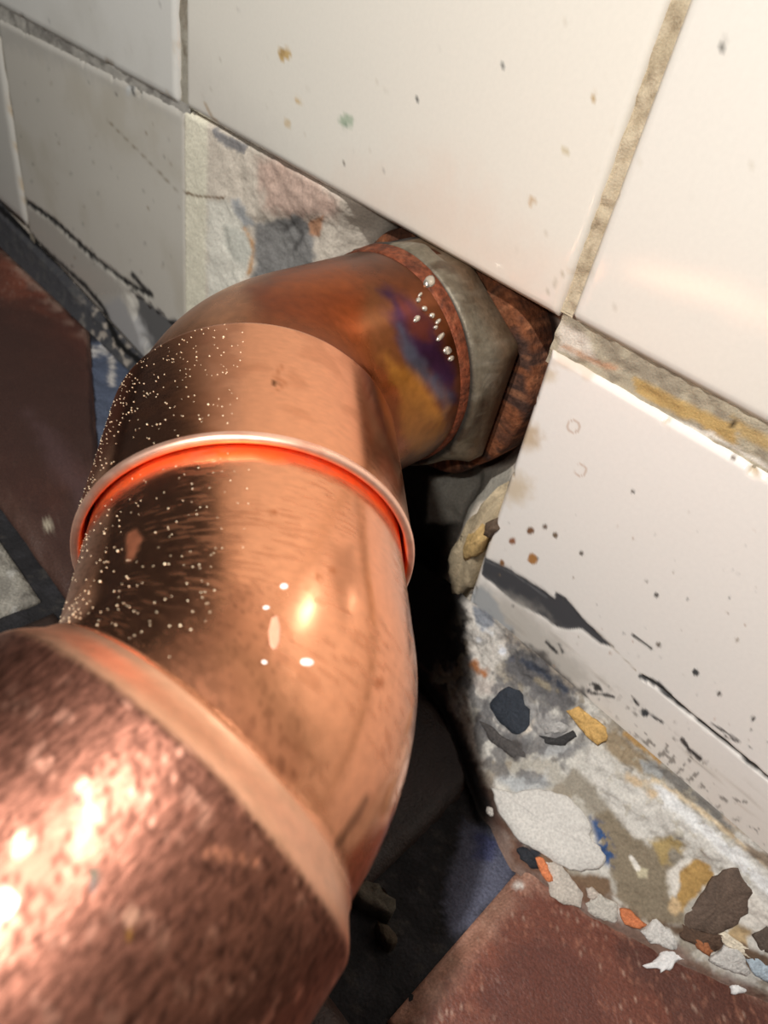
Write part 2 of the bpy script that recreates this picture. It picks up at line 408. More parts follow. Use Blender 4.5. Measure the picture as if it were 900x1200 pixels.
def paint_B2(P, ed, back):
    pt = Paint(P, (245, 240, 233), .09); edges(pt, ed, back, 23)
    low_ = sstep(-40, 60, pt.px[..., 1]-(740+.80*(pt.px[..., 0]-640)))
    pt.mix(low_*.4, (224, 213, 198), .3)
    pt.spot(618, 512, 14, (196, 168, 128), 10, 6, .75); pt.spot(605, 572, 16, (208, 186, 150), 12, 6, .7)
    pt.spot(642, 440, 8, (214, 196, 168), 6, 5, .7)
    pt.poly([(640, 405), (700, 428), (690, 445), (650, 425)], (222, 200, 176), 6, 8, a=.6)
    # rough lower margin of the tile, streaked along the wall
    st = noise(np.stack([P[..., 0]*70+P[..., 2]*20, P[..., 1]*0, P[..., 2]*520], -1), 1.0, 31, 3)
    wear = sstep(-30, 90, pt.px[..., 1]-(735+.80*(pt.px[..., 0]-640)))
    pt.mix(sstep(.56, .72, st)*wear*.75, (176, 160, 136), .7)
    pt.mix(sstep(.68, .76, st)*wear*.8, (96, 92, 88), .8)
    pt.poly(CH, (70, 70, 73), 1.2, 1.6, rough=.75)
    pt.line([(566, 656), (600, 672), (640, 700)], 1.5, (120, 120, 122), 1, 1, a=.5)
    pt.line([(752, 793), (775, 808), (800, 830), (850, 870), (902, 914)], 3.5, (52, 50, 48), 1.2, 2, rough=.8)
    pt.line([(752, 793), (770, 802), (784, 815)], 7, (66, 66, 66), 1.2, 2, rough=.8)
    pt.line([(742, 744), (764, 760)], 2.5, (90, 88, 84), 1, 1); pt.line([(700, 740), (745, 785)], 1.2, (190, 178, 160), 1, 1)
    pt.poly([(575, 690), (620, 712), (650, 745), (700, 800), (660, 810), (600, 760), (572, 730)], (196, 190, 180), 12, 10, a=.8, rough=.8)
    pt.poly([(548, 690), (575, 690), (600, 735), (585, 760), (552, 740)], (176, 178, 178), 5, 7, rough=.85)
    pt.spot(565, 722, 9, (136, 142, 150), 4, 5, .9)
    pt.poly([(598, 742), (640, 770), (690, 815), (700, 835), (668, 838), (620, 800), (592, 765)], (98, 94, 90), 5, 9, rough=.85)
    for x, y, r_, c_ in ((624, 655, 6, (180, 130, 80)), (600, 634, 3.5, (150, 100, 70)), (622, 622, 4, (130, 95, 70)), (638, 617, 3, (110, 90, 75)), (651, 627, 3, (120, 100, 80)), (682, 648, 2.5, (100, 90, 80)), (741, 576, 2, (110, 105, 100)), (769, 698, 2, (90, 85, 80)), (815, 788, 4, (80, 80, 80)), (843, 813, 2.5, (90, 85, 80)), (858, 537, 2, (130, 120, 110)), (588, 660, 3, (150, 110, 75)), (700, 805, 4, (85, 82, 80)), (756, 835, 5, (70, 72, 74)), (690, 810, 3, (90, 90, 90)), (882, 843, 3, (80, 80, 78)), (772, 755, 3, (120, 110, 100))):
        pt.spot(x, y, r_, c_, 1.3, 2.2)
    for ln, wd_ in (([(688, 804), (696, 800), (704, 808)], 2.5), ([(752, 832), (762, 838), (776, 846)], 4), ([(800, 866), (808, 878), (820, 888)], 4.5), ([(740, 815), (748, 826)], 1.5), ([(835, 848), (880, 876)], 2), ([(850, 862), (872, 872)], 1.5), ([(694, 812), (720, 816)], 2), ([(640, 752), (652, 764)], 3), ([(655, 755), (660, 764)], 3)):
        pt.line(ln, wd_, (74, 72, 70), 1.3, 3)
    dd_ = pt.px[..., 1]-(800+.82*(pt.px[..., 0]-720))
    pt.mix(sstep(.62, .72, noise(P, 700, 35))*(1-sstep(12, 34, np.abs(dd_-28)))*sstep(700, 760, pt.px[..., 0])*.75, (120, 112, 104), .8)
    pt.mix((1-sstep(0, 18, np.abs(pt.px[..., 1]-(868+.84*(pt.px[..., 0]-720)))))*sstep(.45, .62, noise(P, 300, 36))*sstep(690, 720, pt.px[..., 0])*.7, (190, 168, 138), .8)
    for x, y in ((680, 551), (672, 500)):
        d = np.abs(np.hypot(pt.px[..., 0]-x, pt.px[..., 1]-y)-7); pt.mix((1-sstep(.4, 1.8, d+(noise(P, 600, 3)-.5)*3))*.6, (196, 164, 140))
    specks(pt, 90, (580, 600, 900, 900), 5, DARK+[(170, 130, 95), (80, 78, 76)], .5, 1.8)
    pt.line([(775, 484), (842, 520)], 4, (248, 246, 242), 1.5, 1.5)
    return pt

DY = (0, 1, 0)
def wpt(px_): return on_wall([px_])[0]
ZT = .183-.0632; ZTOP = .183+.165
def W3(x, z): return np.array([x, 0, z])
a = wpt((207, 121)); b = wpt((218, 126)); c = wpt((652, 371)); e = wpt((668, 373)); xr = .14
slab('tile', W3(-.384, ZTOP), W3(a[0], ZTOP), W3(-.384, wpt((-4, 6))[2]), a, .005, DY, .0015, relief_tile(11), paint_T1, M_TILE, wall)
slab('tile', W3(b[0], ZTOP), W3(c[0]-.001, ZTOP), b, c, .005, DY, .0010, relief_tile(12, -.12), paint_T2, M_TILE, wall)
slab('tile', W3(e[0]+.0005, ZTOP), W3(xr, ZTOP), e, W3(xr, e[2]+.0012), .005, DY, .0011, relief_tile(13, -.12), paint_T3, M_TILE, wall)
slab('tile', W3(-.545, ZTOP), W3(-.389, ZTOP), W3(-.545, ZT), W3(-.389, ZT), .005, DY, .006, relief_tile(14), paint_B0, M_TILE, wall)
tl = W3(-.3850, wpt((0, 24))[2]); tr = wpt((216, 132)); tr[0] = -.2315
bl = W3(-.3850, .0195); br = W3(-.2315, .0035)
slab('tile', tl, tr, bl, br, .005, DY, .0009, relief_B1, paint_B1, M_TILE, wall)
slab('tile', W3(-.545, ZT-.004), W3(-.389, ZT-.005), W3(-.545, .024), W3(-.389, .0225), .005, (0, 1, 0), .003, relief_tile(22), paint_B0, M_TILE, wall)
tl = wpt((645, 411)); bl = wpt((566, 652)); bl = bl+(bl-tl)*.30
slab('tile', tl, W3(xr, tl[2]+.0015), bl, W3(xr, bl[2]+.002), .0055, DY, .0005, relief_B2, paint_B2, M_TILE, wall)

# grout in the joints
def grout(P, y0, amp, colf, seed):
    P = P.copy(); P[..., 1] = y0+(noise(P, 500, seed, 3)-.5)*amp
    pt = colf(P); n, m = P.shape[:2]
    o = mesh_obj('grout', P.reshape(-1, 3), grid_faces(n, m), pt.c.reshape(-1, 4), pt.m.ravel(), M_GROUT, wall)
    if False: o.flip_normals()
    return o
def strip(x0, x1, z0, z1, nx, nz):
    gx_, gz_ = np.meshgrid(np.linspace(x0, x1, nx), np.linspace(z0, z1, nz), indexing='ij')
    return np.stack([gx_, np.zeros_like(gx_), gz_], -1)
def g_tan(P):
    pt = Paint(P, (194, 180, 154), .9); pt.mottle(300, .45, .65, (174, 159, 132), .8); pt.mottle(900, .6, .74, (140, 124, 100), .5); return pt
def g_grey(P):
    pt = Paint(P, (164, 158, 144), .9); pt.mottle(300, .45, .65, (138, 128, 112), .8); return pt
def g_lip(P):
    pt = Paint(P, (164, 160, 152), .9); pt.mottle(200, .45, .65, (124, 120, 114), .9); pt.mottle(500, .6, .75, (190, 186, 176), .8); return pt
def g_right(P):
    pt = Paint(P, (178, 168, 146), .9)
    pt.mottle(220, .5, .62, (152, 142, 124), .9, seed=3)
    pt.poly([(655, 375), (690, 395), (700, 425), (655, 410)], (214, 204, 190), 4, 6)
    pt.line([(660, 405), (690, 420), (720, 432)], 5, (190, 150, 120), 3, 5)
    pt.poly([(742, 440), (790, 465), (862, 500), (862, 520), (790, 485), (745, 460)], (190, 160, 105), 3, 6)
    pt.poly([(858, 488), (905, 512), (905, 532), (866, 512)], (186, 160, 112), 3, 4)
    pt.line([(780, 492), (830, 508), (860, 524), (900, 548)], 5, (226, 220, 208), 3, 4)
    pt.line([(862, 486), (858, 500)], 3, (70, 58, 42), 1, 1)
    return pt
grout(strip(-.0785, -.0690, ZT+.001, ZTOP, 22, 240), .0012, .0016, g_tan, 51)
grout(strip(-.2375, -.2275, ZT-.002, ZTOP, 14, 160), .0016, .0012, g_grey, 52)
grout(strip(-.390, -.3835, .0, ZTOP, 8, 60), .0016, .0012, g_grey, 53)
grout(strip(-.60, -.2295, ZT-.012, ZT+.0015, 200, 14), .0009, .0012, g_lip, 54)
grout(strip(-.0748, .14, ZT-.0115, ZT+.0015, 260, 22), 0.0014, .0014, g_right, 55)

# ------------------------------------------------------------------ rough skirting of mortar between tiles and floor
def zt(x): return np.interp(x, [-.6, -.424, -.28, -.20, -.10, -.075, -.06, .3], [.030, .0205, .0055, .010, .022, .028, .0300, .0300])
def wd(x): return np.interp(x, [-.6, -.32, -.27, -.2, -.06, -.03, -.013, .010, .030, .050, .3], [.0035, .0035, .004, .008, .014, .030, .035, .0285, .0195, .0085, .004])
def skirt_y(x, z):
    t = np.clip(1-z/np.maximum(zt(x), 1e-4), 0, 1.2)
    rt = sstep(-.085, -.07, x)
    return (.0022-.003*sstep(0, .25, t))*(1-rt)+(-.0002-.0006*sstep(0, .2, t))*rt-wd(x)*t**1.5
def on_skirt(px_):
    v = rays(px_); t = np.full(len(v), .08)
    for i in range(400):
        p = CAM+v*t[:, None]
        inside = (p[:, 1] > skirt_y(p[:, 0], p[:, 2]))
        t = np.where(inside | (p[:, 2] < .0004), t, t+.0006)
    return CAM+v*t[:, None]
sx = np.unique(np.r_[np.linspace(-.6, -.45, 12), np.linspace(-.45, -.25, 150), np.linspace(-.25, -.07, 90), np.linspace(-.07, .070, 390), np.linspace(.0704, .085, 12), np.linspace(.085, .3, 12)])
ss = np.linspace(0, 1.0, 115)
gx, gs = np.meshgrid(sx, ss, indexing='ij')
z_ = zt(gx)*(1-gs)
P = np.stack([gx, skirt_y(gx, z_), z_], -1)
amp = sstep(0, .12, gs)
nn = (noise(P, 130, 61)-.5)*.0042+(noise(P, 420, 62)-.5)*.0018
right_ = sstep(-.09, -.06, gx)
P[..., 1] -= nn*amp*(.35+.65*right_)*(1-.5*gs); P[..., 2] += nn*.6*amp*(1-gs)*right_
P[..., 2] = np.where(gs > .97, -.0006, np.maximum(P[..., 2], .0002))
pt = Paint(P, (200, 196, 187), .85)
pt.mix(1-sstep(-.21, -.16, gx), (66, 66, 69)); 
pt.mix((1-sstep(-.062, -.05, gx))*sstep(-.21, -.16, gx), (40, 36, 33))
pt.mottle(120, .5, .64, (168, 162, 150), .8, seed=71)
pt.mottle(180, .56, .66, (138, 126, 108), .7, seed=73)
pt.mottle(260, .62, .72, (98, 92, 86), .7, seed=75)
LEFT = 1-sstep(-.20, -.15, gx)
pt.mix(LEFT, (68, 68, 71)); pt.mix(LEFT*sstep(.5, .7, noise(P, 300, 77))*.6, (84, 83, 82))
pt.mix(LEFT*sstep(.52, .66, noise(P, 260, 78))*sstep(80, 130, pt.px[..., 0])*(1-sstep(140, 170, pt.px[..., 0])), (170, 160, 148))
pt.line([(0, 244), (50, 291), (100, 336), (122, 362), (138, 402), (152, 414), (165, 425)], 7, (18, 17, 17), 2, 2)
pt.mix((1-sstep(-.075, -.055, gx))*(1-LEFT), (22, 19, 18))  # near-black colour here paints in the shadow under the pipe
pp_ = lambda pts, col, so, wo, **k: pt.poly(pts, col, so, wo, freq=420, **k)
pp_([(545, 690), (575, 690), (600, 720), (620, 745), (590, 770), (575, 800), (552, 800)], (203, 197, 188), 6, 8)
pp_([(550, 688), (572, 690), (580, 704), (560, 708)], (176, 180, 184), 3, 4)
pp_([(556, 713), (578, 713), (581, 735), (566, 739), (557, 728)], (142, 146, 153), 3, 5)
pt.line([(560, 732), (576, 742)], 4, (205, 204, 202), 2, 3)
pt.line([(600, 745), (632, 765), (668, 802)], 20, (168, 157, 143), 9, 6)
pp_([(590, 775), (612, 756), (640, 774), (668, 807), (678, 826), (662, 837), (640, 822), (610, 802), (592, 786)], (98, 96, 96), 5, 7)
pt.line([(612, 774), (636, 788), (662, 808)], 8, (66, 70, 80), 3, 5)
pt.line([(628, 796), (652, 810)], 6, (142, 132, 114), 3, 4)
pt.spot(561, 749, 3, (232, 232, 232), 1.5, 3); pt.spot(589, 763, 5, (214, 216, 220), 2, 4); pt.spot(600, 772, 4, (90, 90, 96), 2, 4)
pt.line([(554, 778), (568, 790)], 9, (166, 112, 74), 4, 5)
pp_([(552, 792), (575, 800), (598, 806), (590, 814), (560, 814)], (192, 182, 173), 4, 5)
pp_([(562, 828), (585, 806), (622, 812), (632, 850), (620, 880), (600, 872), (575, 862)], (120, 120, 121), 6, 8, a=.8)
pp_([(562, 830), (572, 846), (586, 858), (602, 864), (617, 872), (617, 888), (604, 891), (585, 878), (566, 862), (556, 845)], (86, 82, 80), 4, 5)
pt.line([(576, 842), (586, 854), (600, 860)], 3, (196, 190, 182), 1.5, 3)
pt.line([(608, 864), (622, 852), (630, 842)], 5, (206, 196, 182), 2, 4)
pp_([(622, 826), (640, 830), (672, 852), (660, 872), (632, 866)], (158, 155, 152), 5, 7)
pp_([(640, 868), (690, 872), (660, 885), (625, 890)], (164, 164, 163), 6, 8)
pp_([(585, 912), (640, 905), (650, 922), (600, 930)], (176, 178, 178), 6, 8)
pt.mix(sstep(.50, .64, noise(P, 330, 79))*(1-sstep(60, 110, np.hypot(pt.px[..., 0]-610, (pt.px[..., 1]-830)*.9)))*.8, (108, 106, 106))
# the band right under the tiles
pp_([(700, 864), (722, 856), (748, 880), (786, 906), (772, 916), (745, 904), (715, 884)], (150, 134, 110), 4, 6)
pt.line([(733, 861), (752, 874), (772, 892)], 6, (196, 158, 104), 3, 4)
pp_([(748, 889), (770, 894), (784, 906), (775, 914), (755, 906)], (160, 160, 157), 3, 5)
pt.line([(782, 908), (820, 938), (853, 966)], 11, (132, 129, 123), 3, 4)
pt.line([(768, 914), (820, 950), (860, 981), (905, 1020)], 6, (214, 195, 164), 2, 4)
pt.line([(853, 955), (905, 995)], 10, (214, 196, 178), 4, 5)
pp_([(872, 987), (905, 1002), (905, 1020), (880, 1004)], (146, 131, 114), 3, 5)
# greyish white smear running along the wall
pp_([(690, 880), (745, 908), (790, 938), (905, 1024), (905, 1078), (845, 1012), (790, 975), (762, 992), (740, 985), (715, 952), (690, 930)], (204, 200, 192), 5, 8)
pt.line([(772, 928), (802, 952), (860, 1002), (905, 1046)], 15, (226, 226, 224), 5, 7)
pt.line([(735, 912), (752, 918), (766, 932)], 8, (196, 174, 144), 4, 6)
pt.mix(sstep(.6, .7, noise(P, 500, 88))*sstep(690, 720, pt.px[..., 0])*.5, (176, 168, 150))
# brown dirt
pp_([(672, 900), (700, 925), (724, 958), (742, 985), (700, 968), (684, 940), (660, 915)], (150, 142, 128), 5, 6)
pp_([(694, 955), (712, 950), (742, 985), (770, 990), (790, 985), (800, 1002), (790, 1040), (806, 1085), (765, 1085), (742, 1078), (722, 1050), (712, 1010)], (132, 120, 101), 4, 7)
pp_([(760, 985), (785, 980), (804, 996), (798, 1014), (776, 1012)], (166, 144, 98), 4, 7)
pp_([(786, 990), (806, 1002), (795, 1020), (782, 1008)], (140, 132, 118), 3, 6)
pp_([(738, 1005), (748, 1016), (760, 1018), (758, 1028), (748, 1028)], (190, 180, 152), 2, 4)
pt.line([(740, 1004), (748, 1018)], 4, (222, 216, 206), 1.5, 3)
pp_([(780, 1022), (800, 1006), (812, 1008), (800, 1022), (796, 1050), (786, 1052)], (212, 206, 196), 3, 5)
pp_([(798, 1022), (814, 1008), (832, 1012), (836, 1024), (816, 1052), (800, 1068), (792, 1064)], (172, 138, 84), 3, 6)
pp_([(788, 1050), (800, 1062), (792, 1074), (784, 1064)], (206, 178, 138), 3, 5)
pp_([(866, 1050), (880, 1044), (905, 1070), (905, 1090), (876, 1092), (862, 1080)], (214, 208, 198), 4, 6)
pp_([(858, 1080), (880, 1090), (876, 1110), (852, 1098)], (176, 152, 116), 3, 5)
pp_([(555, 914), (576, 926), (584, 950), (608, 982), (596, 976), (570, 958), (550, 945)], (90, 78, 66), 4, 6)
pp_([(600, 985), (640, 1000), (668, 1022), (716, 1028), (722, 1050), (690, 1060), (640, 1030), (604, 1008)], (116, 94, 74), 4, 7)
pp_([(606, 986), (632, 998), (628, 1014), (606, 1000)], (46, 48, 54), 3, 7)
pp_([(680, 1040), (720, 1060), (770, 1085), (840, 1115), (905, 1150), (905, 1120), (850, 1098), (800, 1085), (750, 1075), (710, 1045)], (104, 84, 68), 4, 8)
kb = (1-sstep(-4, 6, sdist(pt.px, [(692, 958), (706, 966), (720, 1000), (718, 1016), (704, 1008), (700, 985)])))*sstep(.44, .54, noise(P, 600, 67))
pt.mix(kb*.95, (46, 78, 124))
lipk = sstep(.86, .95, gs+(noise(P, 260, 68)-.5)*.10)
pt.mix(lipk*right_*.85, (104, 72, 59)); pt.mix(lipk*(1-sstep(-.03, -.016, gx))*(1-LEFT), (24, 21, 20))  # lip near the pipe darkened, shadow painted over its lit rim
pt.grain(700, .08)
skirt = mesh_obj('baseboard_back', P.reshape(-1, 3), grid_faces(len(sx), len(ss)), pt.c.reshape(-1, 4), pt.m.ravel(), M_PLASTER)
skirt['kind'] = 'structure'

# ------------------------------------------------------------------ floor: mortar bed and quarry tiles
fx = np.unique(np.r_[np.linspace(-1.0, -.34, 20), np.linspace(-.34, .02, 240), np.linspace(.02, .5, 14)])
fy = np.unique(np.r_[np.linspace(-.7, -.12, 12), np.linspace(-.12, .012, 100)])
gx, gy = np.meshgrid(fx, fy, indexing='ij')
P = np.stack([gx, gy, np.zeros_like(gx)], -1)
P[..., 2] = -.0030+(noise(P, 120, 81)-.5)*.0035+(noise(P, 420, 82)-.5)*.0016
pt = Paint(P, (30, 29, 31), .8)  # bed near black throughout, deepening the pipe's shadow in the colour
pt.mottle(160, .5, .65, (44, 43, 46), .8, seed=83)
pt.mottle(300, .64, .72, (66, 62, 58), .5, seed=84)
pt.poly([(95, 400), (190, 395), (190, 500), (150, 640), (110, 560), (100, 450)], (80, 88, 106), 5, 6)
pt.line([(108, 412), (140, 408), (160, 418)], 9, (196, 192, 188), 4, 7)
pt.line([(131, 420), (131, 450)], 6, (190, 184, 178), 2, 3)
pt.poly([(545, 960), (612, 1000), (600, 1030), (560, 1075), (530, 1100), (520, 1060)], (84, 86, 102), 6, 8)
pt.poly([(555, 975), (585, 985), (575, 1010), (555, 1005)], (52, 56, 90), 4, 6, a=.8)
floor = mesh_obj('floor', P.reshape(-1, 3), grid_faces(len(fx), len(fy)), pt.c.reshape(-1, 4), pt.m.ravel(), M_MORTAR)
floor['kind'] = 'structure'

def relief_Q(seed):
    def f_(P, ed):
        n = noise(P, 180, seed, 3)
        return .0022*(1-sstep(0, .004, ed+(n-.5)*.004))+(noise(P, 60, seed+1, 3)-.5)*.0016+.0012
    return f_
def paint_Q(seed, dark=0.0, box=None):
    def f_(P, ed, back):
        pt = Paint(P, (122, 68, 51), .50)
        pt.mottle(70, .46, .6, (104, 58, 45), .9, seed=seed)
        pt.mottle(45, .50, .60, (84, 50, 41), .85, seed=seed+2)
        pt.mottle(900, .62, .74, (165, 112, 90), .4, seed=seed+4)
        pt.mottle(1500, .70, .78, (205, 175, 155), .35, seed=seed+5)
        pt.mix((1-sstep(.001, .008, ed+(noise(P, 250, seed+6)-.5)*.006))*.5, (176, 140, 120))
        if dark: pt.mix(np.full(P.shape[:-1], dark), (22, 15, 13))  # near-black mixed in paints the pipe's shadow onto the tiles below it
        return pt
    return f_
def paint_QL(P, ed, back):
    pt = paint_Q(91)(P, ed, back)
    pt.mottle(30, .30, .6, (76, 46, 39), .9, seed=95)
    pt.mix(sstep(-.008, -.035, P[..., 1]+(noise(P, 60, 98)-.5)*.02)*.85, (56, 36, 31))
    pt.mix((1-sstep(.0, .012, -.003-P[..., 1]))*sstep(.45, .6, noise(P, 200, 97))*.7, (168, 140, 124))
    pt.poly([(30, 480), (60, 500), (120, 580), (130, 640), (110, 620), (60, 545)], (84, 62, 62), 12, 12, a=.6)
    pt.spot(56, 613, 6, (170, 160, 140), 2, 3)
    return pt
def paint_QR(P, ed, back):
    pt = paint_Q(101)(P, ed, back)
    pt.poly([(600, 1110), (640, 1090), (690, 1130), (720, 1210), (600, 1210), (560, 1170)], (92, 50, 40), 10, 14, a=.85)
    pt.mix(sstep(40, 0, pt.px[..., 1]-(1005+.48*(pt.px[..., 0]-605)))*sstep(.42, .62, noise(P, 350, 104))*.75, (190, 150, 130))
    pt.spot(610, 1035, 6, (200, 192, 184), 2, 5)
    return pt
def paint_G(P, ed, back):
    pt = Paint(P, (150, 146, 136), .8); pt.mottle(120, .45, .62, (118, 114, 106), .9, seed=111); pt.mottle(260, .6, .72, (92, 88, 82), .8, seed=113)
    pt.mottle(200, .62, .72, (178, 176, 170), .8, seed=115); return pt
DZ = (0, 0, -1)
def F3(x, y, z=.0012): return np.array([x, y, z])
redR = slab('floor_tile', F3(-.0130, -.0040), F3(.142, -.0040), F3(-.0105, -.0830), F3(.142, -.0830), .006, DZ, .0008, relief_Q(101), paint_QR, M_QUARRY, floor)
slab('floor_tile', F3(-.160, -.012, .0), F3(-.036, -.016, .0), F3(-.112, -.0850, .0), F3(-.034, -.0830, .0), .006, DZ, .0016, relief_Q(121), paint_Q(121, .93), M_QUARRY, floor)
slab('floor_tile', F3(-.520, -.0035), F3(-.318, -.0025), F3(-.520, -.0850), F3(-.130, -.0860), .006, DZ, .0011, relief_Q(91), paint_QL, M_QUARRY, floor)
slab('floor_tile', F3(-.520, -.0925), F3(-.165, -.0925), F3(-.520, -.240), F3(-.165, -.240), .006, DZ, .0016, relief_Q(131), paint_G, M_MORTAR, floor)
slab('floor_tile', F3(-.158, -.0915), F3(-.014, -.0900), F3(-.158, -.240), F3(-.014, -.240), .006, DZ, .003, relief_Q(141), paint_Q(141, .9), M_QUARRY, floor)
slab('floor_tile', F3(-.006, -.0895), F3(.142, -.0895), F3(-.006, -.240), F3(.142, -.240), .006, DZ, .004, relief_Q(151), paint_Q(151), M_QUARRY, floor)

# ------------------------------------------------------------------ the copper pipe: two bends making an offset
def rot(v, k, t): return v*math.cos(t)+np.cross(k, v)*math.sin(t)+k*(k @ v)*(1-math.cos(t))
def run_path():
    """centre line as list of (point, direction, arc length) with named stations"""
    d = np.array([math.sin(.0476), -math.cos(.0476)*math.cos(-.0202), math.sin(-.0202)]); d /= np.linalg.norm(d)
    C = np.array([-.1130, -.0099, .183-.0912])
    st = {}; pts = []
    C = C-d*.012; s = 0
    def add(): pts.append((C.copy(), d.copy(), s))
    def fwd(L, n):
        nonlocal C, s
        for i in range(n): C = C+d*(L/n); s += L/n; add()
    def bend(side, roll, B, t, n):
        nonlocal C, d, s
        m = rot(side, d, roll); k = np.cross(d, m); ctr = C+m*B; C0, d0 = C.copy(), d.copy()
        for i in range(1, n+1):
            a_ = t*i/n; C = ctr+rot(C0-ctr, k, a_); d = rot(d0, k, a_); s += B*t/n; add()
        return k
    add(); fwd(.012, 20); st['lip'] = s
    fwd(.0297, 50)
    side = np.cross(d, [0, 0, 1.]); side /= np.linalg.norm(side)
    k = bend(side, 3.1036, .0292, .871, 46); st['seam'] = s
    fwd(.0357, 64); st['rim'] = s
    fwd(.0207, 32)
    m1 = np.cross(k, d)
    bend(m1, 3.2915, .0288, .675, 46); st['band'] = s
    fwd(.062, 90); st['end'] = s
    fwd(.16, 40); st['far'] = s
    return pts, st
PATH, ST = run_path()
PS = np.array([q[2] for q in PATH]); PC = np.array([q[0] for q in PATH]); PD = np.array([q[1] for q in PATH])
def at_s(s):
    c = np.stack([np.interp(s, PS, PC[:, i]) for i in range(3)], -1)
    d = np.stack([np.interp(s, PS, PD[:, i]) for i in range(3)], -1)
    return c, d/np.linalg.norm(d, axis=-1, keepdims=True)
UPV = np.array([0, 0, 1.])
def tube(s, R, nth=300):
    """surface points of a pipe run: stations s, radii R -> (n, nth, 3), plus uv in metres"""
    c, d = at_s(np.asarray(s)); e1 = np.cross(d, UPV); e1 /= np.linalg.norm(e1, axis=1)[:, None]; e2 = np.cross(e1, d)
    th = np.linspace(0, 2*np.pi, nth)
    nrm = np.cos(th)[None, :, None]*e1[:, None]+np.sin(th)[None, :, None]*e2[:, None]
    P = c[:, None]+np.asarray(R)[:, None, None]*nrm
    uv = np.stack([np.broadcast_to(np.asarray(s)[:, None], P.shape[:2]), np.broadcast_to(th[None]*.028, P.shape[:2])], -1)
    return P, uv
def tube_obj(name, s, R, painter, mat, parent, nth=300):
    P, uv = tube(s, R, nth)
    # close the seam line exactly
    P[:, -1] = P[:, 0]
    pt = painter(P, np.asarray(s), uv)
    q = grid_faces(P.shape[0], P.shape[1])
    # outward normals
    a_, b_, c_ = P[0, 0], P[1, 0], P[0, 1]
    cc, _ = at_s(np.array([s[0]])); 
    if np.cross(b_-a_, c_-a_) @ (a_-cc[0]) < 0: q = q[:, ::-1]
    return mesh_obj(name, P.reshape(-1, 3), q, pt.c.reshape(-1, 4), pt.m.ravel(), mat, parent, uv=uv.reshape(-1, 2))

R0, RS, RL, RB = .0278, .0300, .0278, .0315
pipe = thing('copper_pipe', 'copper pipe with two soldered elbows coming out of the tiled wall', 'pipe', tuple(np.array([-.113, 0, .0])))
OFF = -np.array([-.113, 0, 0])
ROOT = bpy.data.objects.new('tmp', None)
COP = (248, 172, 131)

def smooth_join(s, s0, s1, r0, r1): return r0+(r1-r0)*sstep(s0, s1, s)

def paint_upper(P, s, uv):
    pt = Paint(P, COP, .15, 1.0)
    S = np.broadcast_to(s[:, None], P.shape[:2])
    body = 1-sstep(-.0012, .0008, S-ST['seam'])                     # heat-stained bend
    Q = pt.px
    pt.mix(body, (140, 76, 42), .18)
    n1 = noise(P, 70, 201)
    pt.mix(body*sstep(.45, .65, n1)*.8, (118, 62, 34), .26)
    pt.mix(body*sstep(.5, .7, noise(P, 190, 203))*.5, (92, 52, 32), .3)
    near = 1-sstep(.004, .030, S-ST['lip'])
    pt.mix(body*near*.75, (104, 62, 38), .28)
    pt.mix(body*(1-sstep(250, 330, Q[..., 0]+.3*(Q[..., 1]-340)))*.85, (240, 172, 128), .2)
    def bp(pts, col, soft, wob, a=1, rough=.3, seed=1):
        d_ = sdist(Q, pts)+(noise(P, 250, seed)-.5)*2*wob; pt.mix((1-sstep(-soft, soft, d_))*a*body, col, rough)
    bp([(290, 335), (380, 318), (430, 345), (420, 400), (350, 375), (300, 360)], (142, 70, 34), 14, 10, .9)
    bp([(320, 320), (400, 305), (430, 330), (380, 345), (320, 345)], (170, 90, 44), 10, 8, .7)
    bp([(430, 330), (470, 350), (480, 400), (470, 450), (440, 420), (425, 380)], (120, 76, 46), 12, 8, .8)
    bp([(448, 338), (482, 356), (512, 393), (534, 440), (532, 470), (503, 446), (480, 420), (464, 385)], (58, 34, 70), 10, 13, .92)
    bp([(466, 350), (500, 378), (505, 400), (480, 390)], (112, 56, 38), 7, 10, .8)
    bp([(468, 380), (486, 412), (508, 436), (528, 462), (522, 490), (498, 450), (476, 420)], (92, 100, 118), 8, 9, .7)
    bp([(452, 418), (472, 432), (502, 456), (524, 482), (520, 510), (495, 490), (462, 450)], (190, 130, 56), 10, 13, .75)
    bp([(465, 440), (500, 470), (515, 510), (490, 540), (470, 500)], (150, 100, 48), 8, 8, .8)
    # dirt at the step and odd stains on the socket
    pt.line([(330, 430), (322, 442), (334, 448), (322, 460)], 4, (206, 126, 84), 2, 3, a=.6)
    pt.spot(322, 449, 3, (120, 74, 44), 1, 1.5)
    pt.mix((1-sstep(0, .0012, np.abs(S-ST['seam']+.0002)))*.7, (110, 60, 36), .5)
    pt.mix(sstep(.58, .7, noise(P, 160, 207))*(1-body)*.35, (205, 130, 90), .30)
    return pt

pipe_parts = []
sA = np.linspace(ST['lip']-.010, ST['rim'], 170)
rA = smooth_join(sA, ST['seam']-.0010, ST['seam']+.0018, R0, RS)
upper = tube_obj('upper_elbow', sA, rA, paint_upper, M_BURNT, pipe)
upper.data.materials.append(M_COPPER)
# socket faces take the polished copper
mi = np.zeros(len(upper.data.polygons), np.int32)
row = np.arange(len(mi))//(300-1)
mi[sA[row] > ST['seam']] = 1
upper.data.materials.foreach_set if False else None
upper.data.polygons.foreach_set('material_index', mi)

def paint_rim(P, s, uv):
    pt = Paint(P, (255, 205, 180), .42, .9); pt.mottle(300, .5, .7, (235, 160, 130), .5)
    pt.mix(np.broadcast_to((np.arange(len(s)) > 4)[:, None]*1., P.shape[:2]), (255, 116, 48), .5, .15)  # orange of the inner wall paints in light bounced inside the gap
    return pt
